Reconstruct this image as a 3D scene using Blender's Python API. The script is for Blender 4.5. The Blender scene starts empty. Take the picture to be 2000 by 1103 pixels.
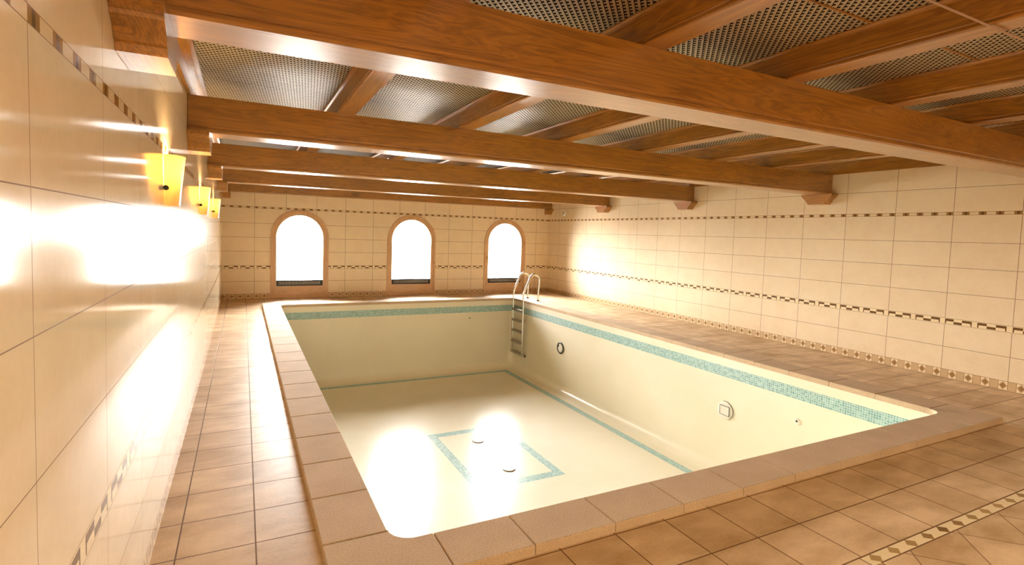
import bpy, bmesh, math, random
from mathutils import Vector, Matrix, geometry
R = math.radians
random.seed(7)
scn = bpy.context.scene
COL = scn.collection

# ------------------------------------------------------------------ camera
CX, CZ = 0.378, 1.542
YAW, PITCH, ROLL, FPX, SX, SY = 0.450381, 0.056708, -0.0308, 1004.953, -40.83, -38.69
cam = bpy.data.objects.new('camera', bpy.data.cameras.new('camera'))
COL.objects.link(cam)
f = Vector((math.sin(YAW)*math.cos(PITCH), math.cos(YAW)*math.cos(PITCH), -math.sin(PITCH)))
r0 = Vector((math.cos(YAW), -math.sin(YAW), 0))
u0 = r0.cross(f)
rr = r0*math.cos(ROLL) - u0*math.sin(ROLL)
uu = u0*math.cos(ROLL) + r0*math.sin(ROLL)
cam.matrix_world = Matrix(((rr.x, uu.x, -f.x, CX), (rr.y, uu.y, -f.y, 0), (rr.z, uu.z, -f.z, CZ), (0, 0, 0, 1)))
cam.data.sensor_width = 36
cam.data.lens = 36*FPX/2000
cam.data.shift_x = -SX/2000
cam.data.shift_y = SY/2000
cam.data.clip_start = 0.02
scn.camera = cam

# ------------------------------------------------------------------ world, exposure
W_STR = 13.0
world = bpy.data.worlds.new('daylight'); scn.world = world
world.use_nodes = True
bg = world.node_tree.nodes['Background']
bg.inputs[0].default_value = (1.0, 0.975, 0.93, 1); bg.inputs[1].default_value = W_STR
_nt = world.node_tree                 # hazy sky, brightest around the sun's azimuth straight out of the windows
_tc = _nt.nodes.new('ShaderNodeTexCoord'); _sx = _nt.nodes.new('ShaderNodeSeparateXYZ')
_nt.links.new(_tc.outputs['Generated'], _sx.inputs[0])
_m = []
for _o, _v in (('MAXIMUM', 0.0), ('POWER', 8.0), ('MULTIPLY', W_STR*1.15), ('ADD', W_STR*.24)):
    _n = _nt.nodes.new('ShaderNodeMath'); _n.operation = _o; _n.inputs[1].default_value = _v
    _nt.links.new(_m[-1].outputs[0] if _m else _sx.outputs[1], _n.inputs[0]); _m.append(_n)
_nt.links.new(_m[-1].outputs[0], bg.inputs[1])
scn.view_settings.view_transform = 'Standard'
scn.view_settings.look = 'None'
scn.view_settings.gamma = 1
scn.view_settings.use_curve_mapping = False
scn.view_settings.exposure = 3.92
scn.cycles.use_denoising = True
scn.cycles.max_bounces = 10
scn.cycles.diffuse_bounces = 6
scn.cycles.glossy_bounces = 5
scn.cycles.transmission_bounces = 4
scn.cycles.transparent_max_bounces = 8
scn.cycles.sample_clamp_indirect = 1.5
scn.cycles.caustics_reflective = False
scn.cycles.caustics_refractive = False
LAMP_W = 1.6
CEIL_W = 4.2  # power of each added ceiling-level fill light
WIN_X = (0.915, 3.46, 6.0)      # left edges of the three arched windows
WIN_W, WIN_H = 1.205, 1.925
W, D, YB, ZC = 7.92, 12.05, -4.0, 2.69
BACK_W = 2.0                   # added warm fill light, unseen, in an invented back-wall recess behind the camera
ld = bpy.data.lights.new('back_fill_light', 'AREA'); ld.shape = 'RECTANGLE'; ld.size, ld.size_y = 5.6, 2.1
ld.energy = BACK_W; ld.color = (1.0, .86, .66)
lo = bpy.data.objects.new('back_fill_light', ld); COL.objects.link(lo)
lo.location = (W/2, YB-.25, 1.12); lo.rotation_euler = (R(90), 0, 0)
for wx in WIN_X:                                    # sky portals in the window openings
    ld = bpy.data.lights.new('sky_portal', 'AREA'); ld.shape = 'RECTANGLE'
    ld.size, ld.size_y = 1.1, 1.65; ld.cycles.is_portal = True
    lo = bpy.data.objects.new('sky_portal', ld); COL.objects.link(lo)
    lo.location = (wx+WIN_W/2, D+.28, 1.08); lo.rotation_euler = (R(-90), 0, 0)

# ------------------------------------------------------------------ node helpers
class V:
    """wraps a node socket so that pattern formulas can be written as arithmetic"""
    def __init__(s, nt, k): s.nt, s.k = nt, k
    def op(s, o, *a):
        n = s.nt.nodes.new('ShaderNodeMath'); n.operation = o
        for i, x in enumerate((s,)+a):
            if isinstance(x, V): s.nt.links.new(x.k, n.inputs[i])
            else: n.inputs[i].default_value = x
        return V(s.nt, n.outputs[0])
    def __add__(s, o): return s.op('ADD', o)
    def __sub__(s, o): return s.op('SUBTRACT', o)
    def __mul__(s, o): return s.op('MULTIPLY', o)
    def __truediv__(s, o): return s.op('DIVIDE', o)
    def rsub(s, c): return (s*-1)+c
    def fr(s): return s.op('FRACT')
    def ab(s): return s.op('ABSOLUTE')
    def lt(s, c): return s.op('LESS_THAN', c)
    def gt(s, c): return s.op('GREATER_THAN', c)
    def mx(s, c): return s.op('MAXIMUM', c)
    def mn(s, c): return s.op('MINIMUM', c)
    def floor(s): return s.op('FLOOR')
    def inv(s): return s.rsub(1.0)
def between(v, a, b): return v.gt(a)*v.lt(b)
def lines(v, origin, pitch, w):
    q = ((v-origin)/pitch+0.5).fr()-0.5
    return (q.ab()*pitch).lt(w/2)
def any_of(L):
    m = L[0]
    for x in L[1:]: m = m.mx(x)
    return m

class Mat:
    def __init__(s, name):
        s.m = bpy.data.materials.new(name); s.m.use_nodes = True
        s.nt = s.m.node_tree; s.b = s.nt.nodes['Principled BSDF']
    def pos(s):
        g = s.nt.nodes.new('ShaderNodeNewGeometry'); s.geo = g
        x = s.nt.nodes.new('ShaderNodeSeparateXYZ'); s.nt.links.new(g.outputs['Position'], x.inputs[0])
        return [V(s.nt, x.outputs[i]) for i in range(3)]
    def nrm(s):
        x = s.nt.nodes.new('ShaderNodeSeparateXYZ'); s.nt.links.new(s.geo.outputs['True Normal'], x.inputs[0])
        return [V(s.nt, x.outputs[i]) for i in range(3)]
    def noise(s, scale=(1, 1, 1), detail=3, rough=.5, off=None, dist=0.0):
        g = s.nt.nodes.new('ShaderNodeNewGeometry')
        mp = s.nt.nodes.new('ShaderNodeMapping'); mp.inputs['Scale'].default_value = scale
        s.nt.links.new(g.outputs['Position'], mp.inputs[0])
        if off: s.nt.links.new(off, mp.inputs['Location'])
        n = s.nt.nodes.new('ShaderNodeTexNoise'); n.inputs['Scale'].default_value = 1
        n.inputs['Detail'].default_value = detail; n.inputs['Roughness'].default_value = rough
        n.inputs['Distortion'].default_value = dist
        s.nt.links.new(mp.outputs[0], n.inputs['Vector'])
        return V(s.nt, n.outputs[0])
    def rng(s, v, a, b, c=0.0, d=1.0):
        n = s.nt.nodes.new('ShaderNodeMapRange'); s.nt.links.new(v.k, n.inputs[0])
        for i, x in enumerate((a, b, c, d)): n.inputs[i+1].default_value = x
        return V(s.nt, n.outputs[0])
    def mix(s, fac, a, b):
        n = s.nt.nodes.new('ShaderNodeMix'); n.data_type = 'RGBA'
        if isinstance(fac, V): s.nt.links.new(fac.k, n.inputs[0])
        else: n.inputs[0].default_value = fac
        for i, x in ((6, a), (7, b)):
            if isinstance(x, tuple): n.inputs[i].default_value = (*x, 1)
            else: s.nt.links.new(x, n.inputs[i])
        return n.outputs[2]
    def set(s, **k):
        for key, v in k.items():
            key = {'rough': 'Roughness', 'col': 'Base Color', 'metal': 'Metallic', 'coat': 'Coat Weight',
                   'coatr': 'Coat Roughness', 'spec': 'Specular IOR Level', 'ecol': 'Emission Color',
                   'estr': 'Emission Strength', 'trans': 'Transmission Weight', 'alpha': 'Alpha', 'ior': 'IOR'}[key]
            i = s.b.inputs[key]
            if isinstance(v, V): s.nt.links.new(v.k, i)
            elif isinstance(v, bpy.types.NodeSocket): s.nt.links.new(v, i)
            elif isinstance(v, tuple): i.default_value = (*v, 1)
            else: i.default_value = v
        return s
    def bump(s, h, strength=.3, dist=.002):
        n = s.nt.nodes.new('ShaderNodeBump'); n.inputs['Strength'].default_value = strength
        n.inputs['Distance'].default_value = dist; s.nt.links.new(h.k, n.inputs['Height'])
        s.nt.links.new(n.outputs[0], s.b.inputs['Normal']); return s
def plain(name, col, rough=.5, **k): return Mat(name).set(col=col, rough=rough, **k).m

# wall tiles: 30x60 field tiles, meander band, upper listello, diamond skirting
T_A, T_B = (0.85, 0.725, 0.515), (0.785, 0.645, 0.435)
def wall_tiles(name, axis, origin, pitch, gw=.003, rough=.17, spec=.55):
    M = Mat(name); P = M.pos(); u, z = P[axis], P[2]
    n1 = M.noise((5, 5, 5), 5, .6); n2 = M.noise((40, 40, 40), 3, .6)
    cell = ((u-origin)/pitch).floor()*7.13+((z-.106)/.3).floor()*3.71
    tone = (cell.op('SINE')*43.7).fr()
    f1 = M.rng(n1*.75+n2*.25, .36, .64)*.75+tone*.25
    base = M.mix(f1, T_B, T_A)
    cream, tan, dark, mid = (0.86, 0.72, 0.46), (0.62, 0.44, 0.24), (0.15, 0.068, 0.012), (0.32, 0.18, 0.055)
    # meander band
    zb0, zb1 = .634, .706
    s = ((u-origin)/(pitch/2)).fr(); t = (z-zb0)/(zb1-zb0)
    top = between(t, .52, .90); bot = between(t, .10, .48)
    dk = any_of([between(s, .16, .20)*between(t, .1, .9), between(s, .955, .995)*between(t, .1, .9),
                 top*between(s, .20, .46), top*between(s, .72, .96), bot*between(s, .46, .72)])
    inb = between(z, zb0, zb1)
    edge = any_of([(z-zb0).ab().lt(.0022), (z-zb1).ab().lt(.0022)])
    c = M.mix(inb, base, M.mix(dk, cream, dark))
    # upper listello
    zu0, zu1 = 1.924, 1.960
    s2 = ((u-origin)/(pitch/4)).fr()
    lc = M.mix(s2.lt(.46), (0.78, 0.62, 0.38), M.mix(between(s2, .16, .30), mid, dark))
    c = M.mix(between(z, zu0, zu1), c, lc)
    # diamond skirting
    s3 = ((u-origin)/(pitch/4)).fr(); a = (s3/.52-.5).ab(); b = (z/.096-.5).ab()
    sq = s3.lt(.52)
    dia = (a+b).lt(.36)*sq
    sc = M.mix(sq*(a+b).gt(.5), (0.60, 0.42, 0.23), (0.84, 0.70, 0.45))
    sc = M.mix(dia, sc, (0.34, 0.19, 0.07))
    sk = z.lt(.096)
    c = M.mix(sk, c, sc)
    joints = any_of([(z-q).ab().lt(gw/2) for q in (.096, .365, 1.006, 1.306, 1.606, 2.246, 2.546)]
                    + [(z-q).ab().lt(gw/2*.8) for q in (zb0, zb1, zu0, zu1)])
    vj = lines(u, origin, pitch, gw)*(inb.mx(between(z, zu0, zu1)).mx(sk)).inv()
    vs = sk*any_of([lines(u, origin, pitch/4, gw*.8), lines(u, origin+pitch/4*.52, pitch/4, gw*.8)])
    g = any_of([joints, vj, vs])
    c = M.mix(g, c, (0.23, 0.135, 0.06))
    M.set(col=c, rough=M.rng(g, 0, 1, rough, .8), spec=spec)
    h = M.noise((1.5, 1.5, 1.5), 2)*.5+n2*.02-g*.5
    M.bump(h, .06, .003)
    return M.m
m_wall_left = wall_tiles('glazed_wall_tile_left', 1, 1.318, .6, .003, .10, .4)
m_wall_right = wall_tiles('glazed_wall_tile_right', 1, 2.525, .6, .0045, .6, .18)
m_wall_far = wall_tiles('glazed_wall_tile_far', 0, .600, .63, .006, .34)
m_wall_back = wall_tiles('glazed_wall_tile_back', 0, .600, .6, .003, .3)

def floor_mat():
    M = Mat('terracotta_deck_tile'); x, y, z = M.pos()
    PX, PY = .338, .317
    n1 = M.noise((2.4, 5, 4), 4, .55, dist=.2); n2 = M.noise((60, 60, 60), 3, .7); n3 = M.noise((1.1, 1.1, 1), 2)
    inset = x.gt(3.12)*y.lt(1.40)
    band = inset*(y.gt(1.335).mx(x.lt(3.185)))
    diag = inset*band.inv()
    sgrid = lines(x, 2.467, PX, .007).mx(lines(y, 1.718, PY, .007))
    a, b = x-y, x+y
    dgrid = lines(a, 3.04, .467, .007).mx(lines(b, 5.65, .467, .007))
    cell = ((x-2.467)/PX).floor()*5.31+((y-1.718)/PY).floor()*9.77
    cd = ((a-3.04)/.467).floor()*5.31+((b-5.65)/.467).floor()*9.77
    tone = ((cell*diag.inv()+cd*diag).op('SINE')*91.7).fr()
    fac = M.rng(n1*.6+n2*.15+n3*.25, .40, .60)*.72+tone*.28
    base = M.mix(fac, (0.46, 0.305, 0.16), (0.81, 0.63, 0.43))
    # inlaid band of lozenges
    def loz(s, t):
        return ((s-.5).ab()*1.45+(t-.5).ab()*.72).lt(.36)
    s1, t1 = ((x-3.12)/.16).fr(), (y-1.335)/.065
    s2, t2 = ((y-1.40)/.16).fr(), (x-3.12)/.065
    hor = y.gt(1.335)
    lz = loz(s1, t1)*hor + loz(s2, t2)*hor.inv()
    sid = (((x-3.12)/.16).floor()*2.7+((y-1.4)/.16).floor()*1.3).op('SINE').ab()
    bc = M.mix(lz, M.mix(n2, (0.76, 0.62, 0.39), (0.90, 0.79, 0.56)), M.mix(sid, (0.20, 0.10, 0.03), (0.44, 0.29, 0.12)))
    bl = any_of([(y-1.40).ab().lt(.0035)*x.gt(3.12), (y-1.335).ab().lt(.0035)*x.gt(3.185),
                 (x-3.12).ab().lt(.0035)*y.lt(1.40), (x-3.185).ab().lt(.0035)*y.lt(1.335)])
    c = M.mix(band, base, bc)
    g = any_of([sgrid*inset.inv(), dgrid*diag, bl])
    c = M.mix(g, c, (0.19, 0.10, 0.045))
    M.set(col=c, rough=n1*.1+.38+g*.3, spec=.16)
    M.bump(n1*.6+n2*.12-g*1.5, .5, .004)
    return M.m
m_floor = floor_mat()

PX0, PX1, PY0, PY1, PZ = 1.027, 6.118, 2.334, 10.584, -1.57
def basin_mat():
    M = Mat('glazed_pool_mosaic'); x, y, z = M.pos(); nx, ny, nz = M.nrm()
    d = (x-PX0).mn(x.rsub(PX1)).mn((y-PY0).mn(y.rsub(PY1)))
    onf = z.lt(PZ+.012)
    rx, ry = (x-3.56).ab(), (y-6.39).ab()
    ring = (rx.lt(.63)*ry.lt(.94))*(rx.lt(.51)*ry.lt(.80)).inv()
    blue = any_of([between(z, -.252, -.112), onf*between(d, .27, .40), onf*ring])
    g = any_of([lines(x, 0, .025, .003)*nx.ab().lt(.6), lines(y, 0, .025, .003)*ny.ab().lt(.6), lines(z, -.002, .025, .003)*nz.ab().lt(.6)])
    cell = ((x/.025).floor()*12.9+(y/.025).floor()*78.2+((z+.002)/.025).floor()*37.7).op('SINE')*4375.5
    rnd = cell.fr()
    bc = M.mix(rnd, (0.16, 0.36, 0.37), (0.36, 0.60, 0.57))
    bc = M.mix(g, bc, (0.72, 0.78, 0.70))
    n1 = M.noise((1.3, 1.3, 1.3), 3)
    wc = M.mix(M.rng(n1, .35, .65), (0.82, 0.77, 0.60), (0.87, 0.825, 0.67))
    wc = M.mix(g, wc, (0.80, 0.75, 0.59))
    M.set(col=M.mix(blue, wc, bc), rough=M.rng(rnd, 0, 1, .17, .24)+g*.2, spec=.55)
    M.bump(rnd*.2+M.noise((2.2, 2.2, 2.2), 2)*3-g*1.4, .35, .0014)
    return M.m
m_basin = basin_mat()

def coping_mat():
    M = Mat('sandstone_coping'); n1 = M.noise((120, 120, 120), 4, .85); n2 = M.noise((4, 4, 4), 4)
    f = M.rng(n1*.8+n2*.2, .38, .62)
    M.set(col=M.mix(f, (0.48, 0.355, 0.235), (0.73, 0.575, 0.41)), rough=.85, spec=.15)
    M.bump(n1, .7, .002); return M.m
m_coping = coping_mat()

def wood(name, axis, a, b, rough=.32, coat=1.0, sc=1.0):
    M = Mat(name)
    oi = M.nt.nodes.new('ShaderNodeObjectInfo')
    cb = M.nt.nodes.new('ShaderNodeCombineXYZ')
    for i in range(3):
        mm = V(M.nt, oi.outputs['Random'])*(17.3+i*9.1); M.nt.links.new(mm.k, cb.inputs[i])
    s = [55*sc]*3; s[axis] = 1.6*sc; s2 = [9*sc]*3; s2[axis] = .7*sc
    n1 = M.noise(tuple(s), 5, .7, cb.outputs[0]); n2 = M.noise(tuple(s2), 4, .6, cb.outputs[0], 1.2)
    s3 = [3.5]*3; s3[axis] = 1.8
    n3 = M.noise(tuple(s3), 2, .5, cb.outputs[0])
    ring = ((n2*9).fr()-.5).ab()*2
    f = M.rng(n1*.45+ring*.25+n3*.3, .25, .68)
    knot = M.rng(M.noise((2.3, 2.3, 5), 1, .4, cb.outputs[0]), .735, .80)
    c = M.mix(f, a, b)
    c = M.mix(knot*.6, c, tuple(q*.35 for q in a))
    M.set(col=c, rough=n1*.2+(rough-.06), coat=coat, coatr=.28, spec=.5)
    M.b.inputs['Coat IOR'].default_value = 1.65
    M.bump(n1*.6+ring*.15, .3, .002)
    return M.m
WA, WB = (0.18, 0.064, 0.004), (0.48, 0.215, 0.022)
m_beam = wood('varnished_pine_along_x', 0, WA, WB)
m_joist = wood('varnished_pine_along_y', 1, WA, WB, .34, .7)
m_frame = wood('varnished_window_pine', 2, (0.50, 0.29, 0.13), (0.68, 0.44, 0.23), .4, .3)
m_frame_h = wood('varnished_window_pine_across', 0, (0.50, 0.29, 0.13), (0.68, 0.44, 0.23), .4, .3)

def lattice_mat():
    M = Mat('woven_lattice'); x, y, z = M.pos()
    px, py = .029, .036
    q = ((x-y)/(px*1.41421)).fr(); t = ((x+y)/(py*1.41421)).fr()
    slot = between(q, .46, .98)*between(t, .24, .76)
    stem = between(q, .42, .56)
    n = M.noise((14, 14, 14), 2)
    sl = M.mix(n, (0.36, 0.28, 0.165), (0.50, 0.41, 0.27))
    hole = any_of([slot, stem])
    M.set(col=M.mix(hole, sl, (0.012, 0.009, 0.007)), rough=M.rng(hole, 0, 1, .42, .95), spec=M.rng(hole, 0, 1, .6, .0))
    M.bump(hole*-1.0, .5, .002)
    return M.m
m_lattice = lattice_mat()
m_steel = plain('polished_steel', (0.72, 0.70, 0.66), .12, metal=1.0)
m_tread = plain('brushed_steel_tread', (0.42, 0.38, 0.31), .35, metal=.9)
m_black = plain('black_plastic', (0.012, 0.011, 0.010), .4)
m_ventlight = plain('pale_vent_fins', (0.55, 0.52, 0.46), .5)
m_white = plain('white_plastic', (0.80, 0.78, 0.70), .3)
m_ring = plain('dark_steel_ring', (0.10, 0.10, 0.08), .3, metal=.7)
m_cable = plain('pale_cable', (0.42, 0.27, 0.19), .5)
m_brass = plain('brass_fitting', (0.65, 0.42, 0.14), .25, metal=1.0)
m_slab = plain('ceiling_board', (0.10, 0.08, 0.06), .8)
m_ground = plain('pale_outdoor_paving', (0.75, 0.74, 0.72), .8)
m_plaster = plain('outer_render', (0.72, 0.68, 0.60), .8)
def glass_mat():
    M = Mat('window_glass'); nt = M.nt
    t = nt.nodes.new('ShaderNodeBsdfTransparent'); g = nt.nodes.new('ShaderNodeBsdfGlossy'); g.inputs['Roughness'].default_value = .02
    fr = nt.nodes.new('ShaderNodeFresnel'); fr.inputs[0].default_value = 1.45
    mx = nt.nodes.new('ShaderNodeMixShader')
    nt.links.new(fr.outputs[0], mx.inputs[0]); nt.links.new(t.outputs[0], mx.inputs[1]); nt.links.new(g.outputs[0], mx.inputs[2])
    nt.links.new(mx.outputs[0], nt.nodes['Material Output'].inputs[0]); return M.m
m_glass = glass_mat()
def shade_mat():
    M = Mat('amber_lamp_glass'); nt = M.nt
    tr = nt.nodes.new('ShaderNodeBsdfTranslucent'); tr.inputs[0].default_value = (1.0, .74, .36, 1)
    M.set(col=(0.85, 0.66, 0.32), rough=.3, ecol=(1.0, 0.62, 0.20), estr=.02)
    mx = nt.nodes.new('ShaderNodeMixShader'); mx.inputs[0].default_value = .55
    nt.links.new(M.b.outputs[0], mx.inputs[1]); nt.links.new(tr.outputs[0], mx.inputs[2])
    nt.links.new(mx.outputs[0], nt.nodes['Material Output'].inputs[0])
    return M.m
m_shade = shade_mat()
m_bulb = Mat('lit_bulb').set(col=(1, .9, .7), ecol=(1.0, 0.80, 0.42), estr=3.0).m

# ------------------------------------------------------------------ mesh helpers
def box(bm, x0, x1, y0, y1, z0, z1):
    v = [bm.verts.new((x, y, z)) for z in (z0, z1) for x, y in ((x0, y0), (x1, y0), (x1, y1), (x0, y1))]
    for q in ((3, 2, 1, 0), (4, 5, 6, 7), (0, 1, 5, 4), (1, 2, 6, 5), (2, 3, 7, 6), (3, 0, 4, 7)):
        bm.faces.new([v[i] for i in q])
def prism(bm, pts, axis, a0, a1):
    """extrude a 2-D profile along an axis; pts are the two other coordinates in order"""
    def mk(a, p):
        c = [0, 0, 0]; o = [i for i in range(3) if i != axis]; c[axis] = a; c[o[0]], c[o[1]] = p; return bm.verts.new(c)
    A = [mk(a0, p) for p in pts]; B = [mk(a1, p) for p in pts]; n = len(pts)
    bm.faces.new(A); bm.faces.new(B[::-1])
    for i in range(n): bm.faces.new((A[i], B[i], B[(i+1) % n], A[(i+1) % n]))
def tube(bm, path, rad, seg=12, cap=True):
    path = [Vector(p) for p in path]; rings = []; prev = None
    for i, p in enumerate(path):
        t = (path[min(i+1, len(path)-1)]-path[max(i-1, 0)]).normalized()
        if prev is None:
            a = Vector((0, 0, 1)) if abs(t.z) < .9 else Vector((0, 1, 0)); n = t.cross(a).normalized()
        else: n = (prev-t*prev.dot(t)).normalized()
        prev = n; b = t.cross(n)
        rings.append([bm.verts.new(p+(n*math.cos(k*2*math.pi/seg)+b*math.sin(k*2*math.pi/seg))*rad) for k in range(seg)])
    for A, B in zip(rings, rings[1:]):
        for k in range(seg): bm.faces.new((A[k], A[(k+1) % seg], B[(k+1) % seg], B[k]))
    if cap: bm.faces.new(rings[0][::-1]); bm.faces.new(rings[-1])
def lathe(bm, prof, origin, axis='z', seg=32, a0=0, a1=2*math.pi):
    """prof: (radius, height) pairs turned about an axis through origin"""
    full = abs(a1-a0-2*math.pi) < 1e-6; n = seg if full else seg+1; rings = []
    for r_, h in prof:
        ring = []
        for k in range(n):
            t = a0+(a1-a0)*k/seg; c, s = r_*math.cos(t), r_*math.sin(t)
            p = {'z': (c, s, h), 'x': (h, c, s), 'y': (c, h, s)}[axis]
            ring.append(bm.verts.new(Vector(p)+Vector(origin)))
        rings.append(ring)
    for A, B in zip(rings, rings[1:]):
        for k in range(seg if full else seg):
            k2 = (k+1) % n if full else k+1
            bm.faces.new((A[k], A[k2], B[k2], B[k]))
    return rings
def done(name, bm, mat, parent=None, smooth=False, bev=0, loc=None):
    bmesh.ops.remove_doubles(bm, verts=bm.verts, dist=1e-5)
    bmesh.ops.recalc_face_normals(bm, faces=bm.faces)
    if bev: bmesh.ops.bevel(bm, geom=list(bm.edges), offset=bev, segments=2, affect='EDGES', profile=.6)
    me = bpy.data.meshes.new(name); bm.to_mesh(me); bm.free()
    if mat: me.materials.append(mat)
    if smooth:
        for p in me.polygons: p.use_smooth = True
        try: me.set_sharp_from_angle(angle=R(38))
        except Exception: pass
    o = bpy.data.objects.new(name, me); COL.objects.link(o)
    if parent: o.parent = parent
    if loc is not None: o.location = loc
    return o
def tag(o, label=None, cat=None, group=None, kind=None):
    if label: o['label'] = label
    if cat: o['category'] = cat
    if group: o['group'] = group
    if kind: o['kind'] = kind
    return o
def thing(name, loc, label, cat, group=None, kind=None):
    o = bpy.data.objects.new(name, None); COL.objects.link(o); o.location = loc
    o.empty_display_size = .1
    return tag(o, label, cat, group, kind)
def copy_tree(o, loc, label):
    r = o.copy(); COL.objects.link(r); r.location = loc; r['label'] = label
    for c in o.children:
        k = c.copy(); COL.objects.link(k); k.parent = r
        for g in c.children:
            j = g.copy(); COL.objects.link(j); j.parent = k
    return r
def poly_holes(bm, outer, holes, to3):
    """flat polygon with holes; returns nothing, adds faces"""
    polys = [[Vector((p[0], p[1], 0)) for p in outer]]+[[Vector((p[0], p[1], 0)) for p in h] for h in holes]
    flat = [p for q in polys for p in q]
    vs = [bm.verts.new(to3(p.x, p.y)) for p in flat]
    for t in geometry.tessellate_polygon(polys): 
        try: bm.faces.new([vs[i] for i in t])
        except ValueError: pass
def rrect(x0, x1, y0, y1, r, n=8):
    pts = []
    for cx, cy, a in ((x1-r, y1-r, 0), (x0+r, y1-r, 90), (x0+r, y0+r, 180), (x1-r, y0+r, 270)):
        for k in range(n+1):
            t = R(a+90*k/n); pts.append((cx+r*math.cos(t), cy+r*math.sin(t)))
    return pts
def arch(x0, w, h, z0=0, n=28, inset=0):
    """closed outline of a round-headed opening, counter-clockwise from the bottom left"""
    x1 = x0+w; r = w/2; cx = x0+r; zs = h-r
    pts = [(x0, z0), (x1, z0)]
    for k in range(n+1):
        t = math.pi*k/n; pts.append((cx+r*math.cos(t), zs+r*math.sin(t)))
    return pts

# ------------------------------------------------------------------ room shell
bm = bmesh.new()
hole = rrect(PX0-.03, PX1+.03, PY0-.03, PY1+.03, .13)
poly_holes(bm, [(-.3, YB-.3), (W+.3, YB-.3), (W+.3, D+.3), (-.3, D+.3)], [hole], lambda x, y: (x, y, 0))
vs = [bm.verts.new((p[0], p[1], 0)) for p in hole]; vl = [bm.verts.new((p[0], p[1], -.12)) for p in hole]
for i in range(len(hole)): bm.faces.new((vs[i], vs[(i+1) % len(hole)], vl[(i+1) % len(hole)], vl[i]))
fl = done('floor', bm, m_floor); tag(fl, kind='structure')
for p in fl.data.polygons:
    pass
bm = bmesh.new(); box(bm, -.3, 0, YB-.3, D+.3, 0, 3.0); tag(done('wall_left', bm, m_wall_left), kind='structure')
bm = bmesh.new(); box(bm, W, W+.3, YB-.3, D+.3, 0, 3.0); tag(done('wall_right', bm, m_wall_right), kind='structure')
bm = bmesh.new(); box(bm, 0, 1.1, YB-.3, YB, 0, 3.0); box(bm, W-1.1, W, YB-.3, YB, 0, 3.0); box(bm, 1.1, W-1.1, YB-.3, YB, 2.25, 3.0); box(bm, 0, W, YB-.34, YB-.3, 0, 3.0); tag(done('wall_back', bm, m_wall_back), kind='structure')  # wide recess added to hold the unseen back fill light
bm = bmesh.new(); box(bm, -.3, W+.3, YB-.3, D+.3, ZC+.012, ZC+.2); tag(done('ceiling', bm, m_slab), kind='structure')
# far wall with three round-headed openings
bm = bmesh.new()
outline = [(0, 0)]
for wx in WIN_X:
    a = arch(wx, WIN_W, WIN_H)
    outline += [a[0]]+a[2:][::-1]+[a[1]]
outline += [(W, 0), (W, 3.0), (0, 3.0)]
for yy in (D, D+.3):
    poly_holes(bm, outline, [], lambda x, z, yy=yy: (x, yy, z))
A = [bm.verts.new((p[0], D, p[1])) for p in outline]; B = [bm.verts.new((p[0], D+.3, p[1])) for p in outline]
for i in range(len(outline)): bm.faces.new((A[i], A[(i+1) % len(A)], B[(i+1) % len(A)], B[i]))
tag(done('wall_far', bm, m_wall_far), kind='structure')
bm = bmesh.new(); box(bm, -25, 33, D+.3, D+40, -.25, -.05); tag(done('outdoor_ground', bm, m_ground), 'pale paving outside the arched windows', 'ground', kind='structure')

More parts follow.
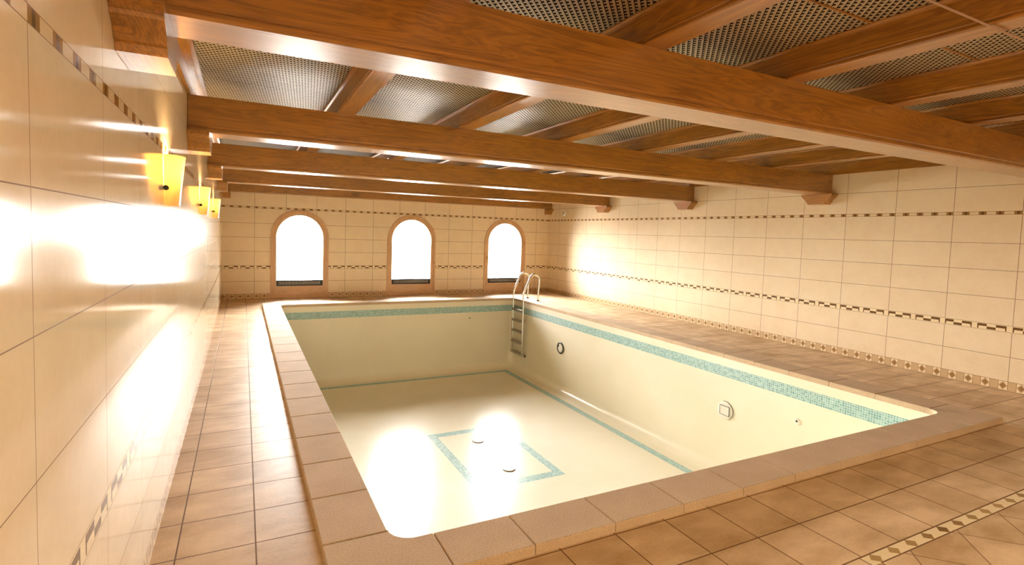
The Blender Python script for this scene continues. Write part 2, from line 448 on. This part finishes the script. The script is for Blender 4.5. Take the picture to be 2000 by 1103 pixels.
# ------------------------------------------------------------------ windows
def ring_plate(bm, outer, inner, y0, y1):
    n = len(outer)
    f0 = [bm.verts.new((p[0], y0, p[1])) for p in outer]; g0 = [bm.verts.new((p[0], y0, p[1])) for p in inner]
    f1 = [bm.verts.new((p[0], y1, p[1])) for p in outer]; g1 = [bm.verts.new((p[0], y1, p[1])) for p in inner]
    for i in range(n):
        j = (i+1) % n
        bm.faces.new((f0[i], f0[j], g0[j], g0[i])); bm.faces.new((f1[j], f1[i], g1[i], g1[j]))
        bm.faces.new((f0[j], f0[i], f1[i], f1[j])); bm.faces.new((g0[i], g0[j], g1[j], g1[i]))
def make_window(n, wx):
    t = thing('window_%d' % n, (wx+WIN_W/2, D, 0), None, None, kind='structure')
    hw = WIN_W/2
    def arc(half, top, z0): return arch(-half, half*2, top, z0)
    fw, sw = .045, .075
    bm = bmesh.new(); ring_plate(bm, arc(hw, WIN_H, 0), arc(hw-fw, WIN_H-fw, .05), -.022, .10); done('window_frame', bm, m_frame, t)
    bm = bmesh.new(); ring_plate(bm, arc(hw-fw+.001, WIN_H-fw+.001, .05), arc(hw-fw-sw, WIN_H-fw-sw, .255), -.004, .065)
    sash = done('sash', bm, m_frame, t)
    bm = bmesh.new(); box(bm, -hw+fw+.01, hw-fw-.01, -.010, -.003, .06, .235); done('bottom_rail', bm, m_frame_h, sash, bev=.002)
    gx = hw-fw-sw
    bm = bmesh.new(); ring = arc(gx+.004, WIN_H-fw-sw+.004, .38)
    a = [bm.verts.new((p[0], .028, p[1])) for p in ring]; b = [bm.verts.new((p[0], .036, p[1])) for p in ring]
    bm.faces.new(a); bm.faces.new(b[::-1])
    for i in range(len(a)): bm.faces.new((a[i], b[i], b[(i+1) % len(a)], a[(i+1) % len(a)]))
    done('glass_pane', bm, m_glass, t)
    bm = bmesh.new()
    box(bm, -gx, gx, .0, .05, .256, .278); box(bm, -gx, gx, .0, .05, .358, .382)
    box(bm, -gx, -gx+.03, .0, .05, .278, .358); box(bm, gx-.03, gx, .0, .05, .278, .358)
    box(bm, -gx+.03, gx-.03, .03, .05, .278, .358)
    v = done('vent_grille', bm, m_black, t)
    bm = bmesh.new(); k = 30
    for i in range(k):
        x = -gx+.06+(2*gx-.12)*i/(k-1); box(bm, x-.0045, x+.0045, .008, .032, .286, .350)
    tag(done('vent_fins', bm, m_ventlight, v), 'pale upright fins')
    if n == 3:
        bm = bmesh.new(); box(bm, -hw+.060, -hw+.085, -.020, -.004, .87, .95); box(bm, -hw+.064, -hw+.081, -.050, -.020, .925, .942)
        box(bm, -hw+.064, -hw+.081, -.052, -.038, .82, .942); tag(done('window_handle', bm, m_brass, t, bev=.002), 'small metal handle')
        bm = bmesh.new(); tube(bm, [(hw-.04, -.026, 1.27), (hw-.04, -.026, 1.35)], .009); tag(done('hinge', bm, m_brass, t, smooth=True), 'small metal hinge')
    return t
for i, wx in enumerate(WIN_X): make_window(i+1, wx)

# ------------------------------------------------------------------ swimming pool
pool = thing('swimming_pool', (PX0, PY0, 0), 'empty rectangular pool lined with cream mosaic and blue waterline band, sandstone coping around', 'swimming pool')
bm = bmesh.new(); rings = []
prof = [(0, .004), (0, -.1), (0, -.3), (0, -.7), (0, -1.1), (0, PZ+.15)]
prof += [(.15-.15*math.cos(R(a)), PZ+.15-.15*math.sin(R(a))) for a in (15, 30, 45, 60, 75, 90)]
for d, z in prof:
    rings.append([bm.verts.new((x, y, z)) for x, y in rrect(PX0+d, PX1-d, PY0+d, PY1-d, .13 if d == 0 else max(.13-d*.3, .06))])
for Aq, Bq in zip(rings, rings[1:]):
    for i in range(len(Aq)): bm.faces.new((Aq[i], Bq[i], Bq[(i+1) % len(Aq)], Aq[(i+1) % len(Aq)]))
bm.faces.new(rings[-1])
bas = done('basin', bm, m_basin, smooth=True)
for p in bas.data.polygons:            # make the shell face the inside of the pool
    pass
bas.data.flip_normals() if bas.data.polygons[0].normal.dot(Vector(((PX0+PX1)/2, (PY0+PY1)/2, 0))-bas.data.polygons[0].center) < 0 else None
bas.parent = pool; bas.matrix_parent_inverse = Matrix.Translation(-pool.location)
# coping stones
OX0, OX1, OY0, OY1, CT = .716, 6.475, 2.048, 10.885, .05
bm = bmesh.new()
def stone(pts):
    b = .008
    A = [bm.verts.new((x, y, -.005)) for x, y in pts]; B = [bm.verts.new((x, y, CT-b)) for x, y in pts]
    cx = sum(p[0] for p in pts)/len(pts); cy = sum(p[1] for p in pts)/len(pts); n = len(pts)
    def inset(d):
        out = []
        for i in range(n):
            p0, p1, p2 = Vector(pts[i-1]), Vector(pts[i]), Vector(pts[(i+1) % n])
            e1, e2 = (p1-p0).normalized(), (p2-p1).normalized()
            n1, n2 = Vector((-e1.y, e1.x)), Vector((-e2.y, e2.x)); m = (n1+n2); m = m/max(m.length_squared, .2)*2
            out.append(p1+m*d)
        return out
    lay = [A, B]
    for d, z in ((.0018, CT-.0025), (.006, CT)):
        lay.append([bm.verts.new((p.x, p.y, z)) for p in inset(d)])
    for P, Q in zip(lay, lay[1:]):
        for i in range(n): bm.faces.new((P[i], P[(i+1) % n], Q[(i+1) % n], Q[i]))
    bm.faces.new(lay[-1])
def rectstone(x0, x1, y0, y1):
    g = .002; stone([(x0+g, y0+g), (x1-g, y0+g), (x1-g, y1-g), (x0+g, y1-g)])
yl = [2.441+.4535*k for k in range(18)]                     # left joints, last at 10.15
for a, b in zip(yl, yl[1:]): rectstone(OX0, PX0+.006, a, b)
for a, b in zip(yl, yl[1:]): rectstone(PX1-.006, OX1, a, b)
xn = [1.236]+[1.655+.4865*k for k in range(9)]+[5.93]
xn = sorted(set(round(v, 3) for v in xn if v <= 5.94))
for a, b in zip(xn, xn[1:]): rectstone(a, b, OY0, PY0+.006)
for a, b in zip(xn, xn[1:]): rectstone(a, b, PY1-.006, OY1)
def corner(sx, sy):
    ox, oy = (OX0, OX1)[sx], (OY0, OY1)[sy]; ix, iy = (PX0+.006, PX1-.006)[sx], (PY0+.006, PY1-.006)[sy]
    jy = (yl[0], yl[-1])[sy]; jx = (xn[0], xn[-1])[sx]; r = .12
    dx, dy = (1, -1)[sx], (1, -1)[sy]; g = .002
    cxx, cyy = ix+dx*r, iy+dy*r
    arcp = [(cxx-dx*r*math.cos(R(a)), cyy-dy*r*math.sin(R(a))) for a in range(0, 91, 10)]
    pts = [(ox+dx*g, oy+dy*g), (jx-dx*g, oy+dy*g), (jx-dx*g, iy)]+arcp[::-1]+[(ix, jy-dy*g), (ox+dx*g, jy-dy*g)]
    if dx*dy < 0: pts = pts[::-1]
    q = [];
    for p in pts:
        if not q or (Vector(p)-Vector(q[-1])).length > .004: q.append(p)
    stone(q)
for sx in (0, 1):
    for sy in (0, 1): corner(sx, sy)
cop = done('coping', bm, m_coping); cop.parent = pool; cop.matrix_parent_inverse = Matrix.Translation(-pool.location)
tag(cop, 'speckled tan sandstone coping')

# pool fittings
def disc(bm, rad, thick, ax, org, seg=32): 
    rg = lathe(bm, [(rad, 0), (rad, thick*.7), (rad*.94, thick)], org, ax, seg); bm.faces.new(rg[-1]); bm.faces.new(rg[0][::-1])
def fitting(name, y, z, label, cat):
    return thing(name, (PX1, y, z), label, cat)
t = fitting('pool_light', 8.55, -.705, 'round steel rimmed underwater light high on right pool wall near ladder', 'pool light')
bm = bmesh.new(); lathe(bm, [(.085, 0), (.118, 0), (.118, -.012), (.105, -.022), (.088, -.018), (.085, 0)], (0, 0, 0), 'x'); tag(done('rim', bm, m_ring, t, smooth=True), 'dark metal rim')
bm = bmesh.new(); rg = lathe(bm, [(.088, -.002), (.088, -.010), (.06, -.020), (.02, -.024)], (0, 0, 0), 'x'); bm.faces.new(rg[-1]); done('lens', bm, m_white, t, smooth=True)
bm = bmesh.new(); box(bm, -.028, -.016, .035, .055, .02, .06); tag(done('lens_clip', bm, m_ring, t), 'dark clip on lens')
t = fitting('pool_light', 4.635, -.69, 'round white pool wall cover with outlined square panel, nearer the camera', 'pool light')
bm = bmesh.new(); rg = lathe(bm, [(.118, 0), (.118, -.010), (.108, -.014)], (0, 0, 0), 'x'); bm.faces.new(rg[-1]); done('cover', bm, m_white, t, smooth=True)
bm = bmesh.new(); lathe(bm, [(.1165, -.001), (.1215, -.001), (.1215, -.008), (.1165, -.008), (.1165, -.001)], (0, 0, 0), 'x', 40, R(70), R(240)); tag(done('rim', bm, m_ring, t, smooth=True), 'thin dark rim arc')
bm = bmesh.new(); box(bm, -.022, -.012, -.07, .07, -.058, .058); pan = done('panel', bm, m_white, t)
bm = bmesh.new()
for a in ((-.074, .074, .057, .062), (-.074, .074, -.062, -.057), (.070, .074, -.06, .06), (-.074, -.070, -.06, .06)): box(bm, -.024, -.013, *a)
tag(done('panel_gap', bm, m_ring, pan), 'dark outline of panel')
t = fitting('inlet_nozzle', 3.67, -.50, 'small round water inlet nozzle in right pool wall', 'pool inlet')
bm = bmesh.new(); lathe(bm, [(.012, 0), (.034, 0), (.034, -.006), (.028, -.012), (.013, -.010), (.012, 0)], (0, 0, 0), 'x'); done('flange', bm, m_white, t, smooth=True)
bm = bmesh.new(); rg = lathe(bm, [(.013, -.002), (.012, -.008)], (0, 0, 0), 'x', 20); bm.faces.new(rg[-1]); tag(done('opening', bm, m_black, t), 'dark opening')
for y, lab in ((5.87, 'round drain cover in pool floor, nearer of the two'), (6.86, 'round drain cover in pool floor, farther of the two')):
    t = thing('floor_drain', (3.57, y, PZ), lab, 'drain')
    bm = bmesh.new(); disc(bm, .085, .014, 'z', (0, 0, 0)); done('cover', bm, m_white, t, smooth=True)
    bm = bmesh.new(); lathe(bm, [(.083, .0), (.090, .0), (.090, .006), (.083, .006), (.083, 0)], (0, 0, 0), 'z', 40); tag(done('rim', bm, m_ring, t, smooth=True), 'dark metal rim')
bm = bmesh.new(); disc(bm, .016, -.006, 'y', (5.0, PY1, -.38), 20)
tag(done('inlet_nozzle', bm, m_ring), 'small dark round inlet in far pool wall', 'pool inlet')

# ladder
lx = 6.03
lad = thing('pool_ladder', (lx, 10.2, .05), 'polished steel pool ladder with two curved handrails by far right pool corner', 'ladder')
def rail_path(y):
    p = [(.075, -1.25), (.045, -1.245), (.015, -1.225), (0, -1.19), (0, -.6), (0, .0), (0, .17), (.006, .20)]
    p += [(.03, .26), (.12, .44)]
    cx, cz, r = .262, .475, .125
    for a in (155, 135, 115, 95, 75, 55, 35, 15, 0): p.append((cx+r*math.cos(R(a)), cz+r*math.sin(R(a))))
    p += [(.387, .40), (.375, .2), (.372, .0)]
    return [(x, y, z) for x, z in p]
LY = (-.235, .235)
for y in LY:
    bm = bmesh.new(); tube(bm, rail_path(y), .0205, 14); done('rail', bm, m_steel, lad, smooth=True)
    bm = bmesh.new(); rg = lathe(bm, [(.021, .03), (.030, .028), (.046, .006), (.048, 0)], (.372, y, 0), 'z', 24); done('anchor_collar', bm, m_steel, lad, smooth=True)
    bm = bmesh.new(); tube(bm, [(.062, y, -1.25), (.092, y, -1.25)], .027, 14); tag(done('bumper', bm, m_ring, lad, smooth=True), 'dark rubber bumper')
for k in range(5):
    z = -.215-.245*k
    bm = bmesh.new(); box(bm, -.042, .042, LY[0]+.012, LY[1]-.012, z-.014, z+.010)
    box(bm, -.042, -.034, LY[0]+.012, LY[1]-.012, z-.034, z-.012)
    done('tread', bm, m_tread, lad, bev=.002)

# ------------------------------------------------------------------ ceiling timbers
BZ0, BZ1 = 2.246, 2.516
BY = (2.072, 4.54, 7.03, 9.48, 11.90)
def beam_profile(w, z0, z1):
    g = .007
    return [(0, z1), (0, z0+.045), (g, z0+.038), (g, z0+.032), (0, z0+.026), (0, z0+.010), (.010, z0),
            (w-.010, z0), (w, z0+.010), (w, z0+.026), (w-g, z0+.032), (w-g, z0+.038), (w, z0+.045), (w, z1)]
ords = ['nearest and thickest looking, crossing above the near pool edge', 'second from the camera', 'third from the camera', 'fourth from the camera', 'farthest, against the window wall']
for i, y in enumerate(BY):
    w = .26 if i < 4 else D-y-.001
    bm = bmesh.new(); prism(bm, beam_profile(w, BZ0, BZ1), 0, .002, W-.002)
    tag(done('ceiling_beam', bm, m_beam, loc=(0, y, 0)), 'varnished brown timber cross beam, ' + ords[i], 'beam', 'main cross beams under the ceiling')
# corbels
nth = ['first (nearest)', 'second', 'third', 'fourth', 'farthest']
def corbel_profile(c, back):        # width along the wall against height: cap, cavetto and foot
    half = [(.215, 0), (.215, -.030), (.200, -.036), (.196, -.050), (.180, -.062), (.160, -.078), (.146, -.098), (.140, -.112), (.126, -.118), (.120, -.146)]
    L = [(c-h, z) for h, z in half]; Rr = [(min(c+h, back), z) for h, z in half][::-1]
    return L+Rr
for i, y in enumerate(BY):
    w = .26 if i < 4 else D-y-.001
    for side in (0, 1):
        bm = bmesh.new(); back = .345 if i < 4 else D-y-.002
        prof_ = corbel_profile(.13, back)
        x0, x1 = ((.001, .148), (W-.148, W-.001))[side]
        n_ = len(prof_); fr_ = []
        for xx in (x0, x1): fr_.append([bm.verts.new((xx, p[0], p[1]-.0005)) for p in prof_])
        bm.faces.new(fr_[0]); bm.faces.new(fr_[1][::-1])
        for k in range(n_):
            try: bm.faces.new((fr_[0][k], fr_[1][k], fr_[1][(k+1) % n_], fr_[0][(k+1) % n_]))
            except ValueError: pass
        o = done('corbel', bm, m_joist, loc=(0, y, BZ0))
        tag(o, 'stepped wooden corbel on %s wall under %s cross beam' % ('left' if side == 0 else 'right', nth[i]), 'corbel', 'wooden corbels under the beam ends')
# joists run from front to back on top of the beams
JZ0, JZ1 = BZ1, ZC
jx = [1.095+1.107*k for k in range(6)]
num = ['first', 'second', 'third', 'fourth', 'fifth', 'sixth']
def joist_profile(w, z0, z1):
    g = .005
    return [(0, z1), (0, z0+.030), (g, z0+.025), (g, z0+.021), (0, z0+.017), (0, z0+.007), (.007, z0), (w-.007, z0), (w, z0+.007), (w, z0+.017),
            (w-g, z0+.021), (w-g, z0+.025), (w, z0+.030), (w, z1)]
proto = None
for k, x in enumerate(jx):
    lab = 'varnished timber joist running lengthwise over the beams, %s from the left wall' % num[k]
    if proto is None:
        proto = thing('ceiling_joist', (x, YB, JZ0), lab, 'joist', 'lengthwise joists above the cross beams')
        bm = bmesh.new(); prism(bm, joist_profile(.148, 0, JZ1-JZ0), 1, 0.001, D-YB-.002); done('timber', bm, m_joist, proto)
        for s in (0, 1):
            bm = bmesh.new(); h = JZ1-JZ0-.001
            xs = (-.022, 0) if s == 0 else (.148, .170)
            pr = [(xs[0], h), (xs[0], h-.010), (xs[0]+.006 if s == 0 else xs[0], h-.022 if s == 0 else h-.026), (xs[1], h-.026 if s == 0 else h-.010), (xs[1], h)]
            prism(bm, pr, 1, .001, D-YB-.002); tag(done('moulding', bm, m_joist, proto), 'narrow pale moulding strip')
    else: copy_tree(proto, (x, YB, JZ0), lab)
bm = bmesh.new(); prism(bm, [(0.001, JZ0+.001), (.022, JZ0+.001), (.022, JZ1-.05), (.075, JZ1-.05), (.095, JZ1-.03), (.095, JZ1), (0.001, JZ1)], 1, YB+.001, D-.001)
tag(done('trim_1', bm, m_joist), kind='structure')
bm = bmesh.new(); prism(bm, [(W-.001, JZ0+.001), (W-.028, JZ0+.001), (W-.028, JZ1-.02), (W-.05, JZ1-.02), (W-.05, JZ1), (W-.001, JZ1)], 1, YB+.001, D-.001)
tag(done('trim_2', bm, m_joist), kind='structure')
# lattice panels between the joists
edges = [.095]+[v for x in jx for v in (x, x+.148)]+[W-.05]
rowsy = [(YB+.01, 1.61), (1.61, 4.66), (4.66, 7.70)]
rown = ['in front of the nearest beam', 'between the nearest and second beams', 'beyond the second beam']
bays = ['left wall and first joist', 'first and second joists', 'second and third joists', 'third and fourth joists', 'fourth and fifth joists', 'fifth and sixth joists', 'sixth joist and right wall']
for b in range(7):
    x0, x1 = edges[2*b]+(.0 if b else .001), edges[2*b+1]-.001
    x0 += .023 if b else 0; x1 -= .023
    for q, (ya, yb) in enumerate(rowsy):
        bm = bmesh.new(); box(bm, x0, x1, ya+.002, yb-.002, ZC-.006, ZC+.006)
        p = done('lattice_panel', bm, m_lattice)
        tag(p, 'woven lattice ceiling panel between %s, %s' % (bays[b], rown[q]), 'ceiling panel', 'woven lattice ceiling panels')
        if q == 0:
            bm = bmesh.new(); box(bm, x0, x1, yb-.010, yb-.003, ZC-.014, ZC-.006); s = done('edge_strip', bm, m_joist, p); tag(s, 'thin joint strip')
# thin cable under the joists
bm = bmesh.new(); tube(bm, [(.02, 1.135, 2.508), (4, 1.135, 2.506), (W-.02, 1.135, 2.508)], .0045, 8)
tag(done('cable', bm, m_cable, smooth=True), 'thin pale cable crossing beneath the joists at upper right', 'cable')

# ------------------------------------------------------------------ sconces
sc_y = (.86, 3.30, 5.79, 8.27)
sc_lab = ['lit amber wall sconce at upper left frame edge, nearest camera', 'lit amber glass sconce on left wall below nearest and second beams', 'lit amber glass sconce on left wall, third from the camera',
          'lit amber glass sconce on left wall nearest the windows']
first = None
for y, lab in zip(sc_y, sc_lab):
    if first: copy_tree(first, (0, y, 1.64), lab); continue
    first = thing('wall_sconce', (0, y, 1.64), lab, 'wall lamp', 'wall sconces along the left wall')
    bm = bmesh.new(); n = 20; L = []
    for ro, ri_ in ((0, 0),):
        for z, rad in ((0, .066), (.09, .074), (.18, .083), (.265, .092)):
            L.append([bm.verts.new((.002+rad*math.sin(math.pi*k/n), 1.15*rad*math.cos(math.pi*k/n), z)) for k in range(n+1)])
        for z, rad in ((.265, .088), (.18, .079), (.09, .070), (.006, .062)):
            L.append([bm.verts.new((.002+rad*math.sin(math.pi*k/n), 1.15*rad*math.cos(math.pi*k/n), z)) for k in range(n+1)])
    for Aq, Bq in zip(L, L[1:]+L[:1]):
        for k in range(n): bm.faces.new((Aq[k], Aq[k+1], Bq[k+1], Bq[k]))
    done('lamp_shade', bm, m_shade, first, smooth=True)
    bm = bmesh.new(); box(bm, .001, .010, -.05, .05, .03, .20); bp = done('wall_plate', bm, m_brass, first, bev=.002)
    bm = bmesh.new(); tube(bm, [(.010, 0, .10), (.035, 0, .10), (.04, 0, .13)], .008, 10); done('lamp_arm', bm, m_brass, first, smooth=True)
    bm = bmesh.new(); bmesh.ops.create_uvsphere(bm, u_segments=16, v_segments=10, radius=.024, matrix=Matrix.Translation((.042, 0, .165))); done('bulb', bm, m_bulb, first, smooth=True)
    for s in (-1, 1):
        bm = bmesh.new(); tube(bm, [(.012, s*.078, .09), (.012, s*.100, .09)], .013, 12); tag(done('screw_knob', bm, m_black, first, smooth=True), 'small black knob')
    ld = bpy.data.lights.new('sconce_light', 'POINT'); ld.energy = LAMP_W; ld.color = (1, .70, .36); ld.shadow_soft_size = .015
    lo = bpy.data.objects.new('sconce_light', ld); COL.objects.link(lo); lo.location = (.05, 0, .205); lo.parent = first

# small round sensor on right wall
t = thing('wall_sensor', (W, 11.3, 2.12), 'small round white sensor on right wall near the far corner, under the beams', 'sensor')
bm = bmesh.new(); rg = lathe(bm, [(.075, 0), (.075, -.02), (.06, -.035)], (0, 0, 0), 'x'); bm.faces.new(rg[-1]); done('housing', bm, m_white, t, smooth=True)
bm = bmesh.new(); rg = lathe(bm, [(.022, -.034), (.02, -.042)], (0, .0, .01), 'x', 16); bm.faces.new(rg[-1]); tag(done('lens', bm, m_ring, t), 'small dark lens')

# added fill lights in round housings under the ceiling, unseen behind the camera
for x, y, lab in ((1.3, -1.3, 'left'), (3.8, -1.3, 'right')):
    t = thing('fill_lamp', (x, y, 2.50), 'added fill light in round housing behind the camera, nearer the %s wall' % lab, 'fill light', 'added fill lights behind the camera')
    bm = bmesh.new(); lathe(bm, [(.14, .16), (.16, .16), (.17, 0), (.15, -.004), (.14, .01), (.14, .16)], (0, 0, 0), 'z', 28); done('housing', bm, m_white, t, smooth=True)
    ld = bpy.data.lights.new('ceiling_fill_light', 'AREA'); ld.shape = 'DISK'; ld.size = .26; ld.energy = CEIL_W; ld.color = (1, .76, .45)
    lo = bpy.data.objects.new('ceiling_fill_light', ld); COL.objects.link(lo); lo.location = (0, 0, .008); lo.parent = t
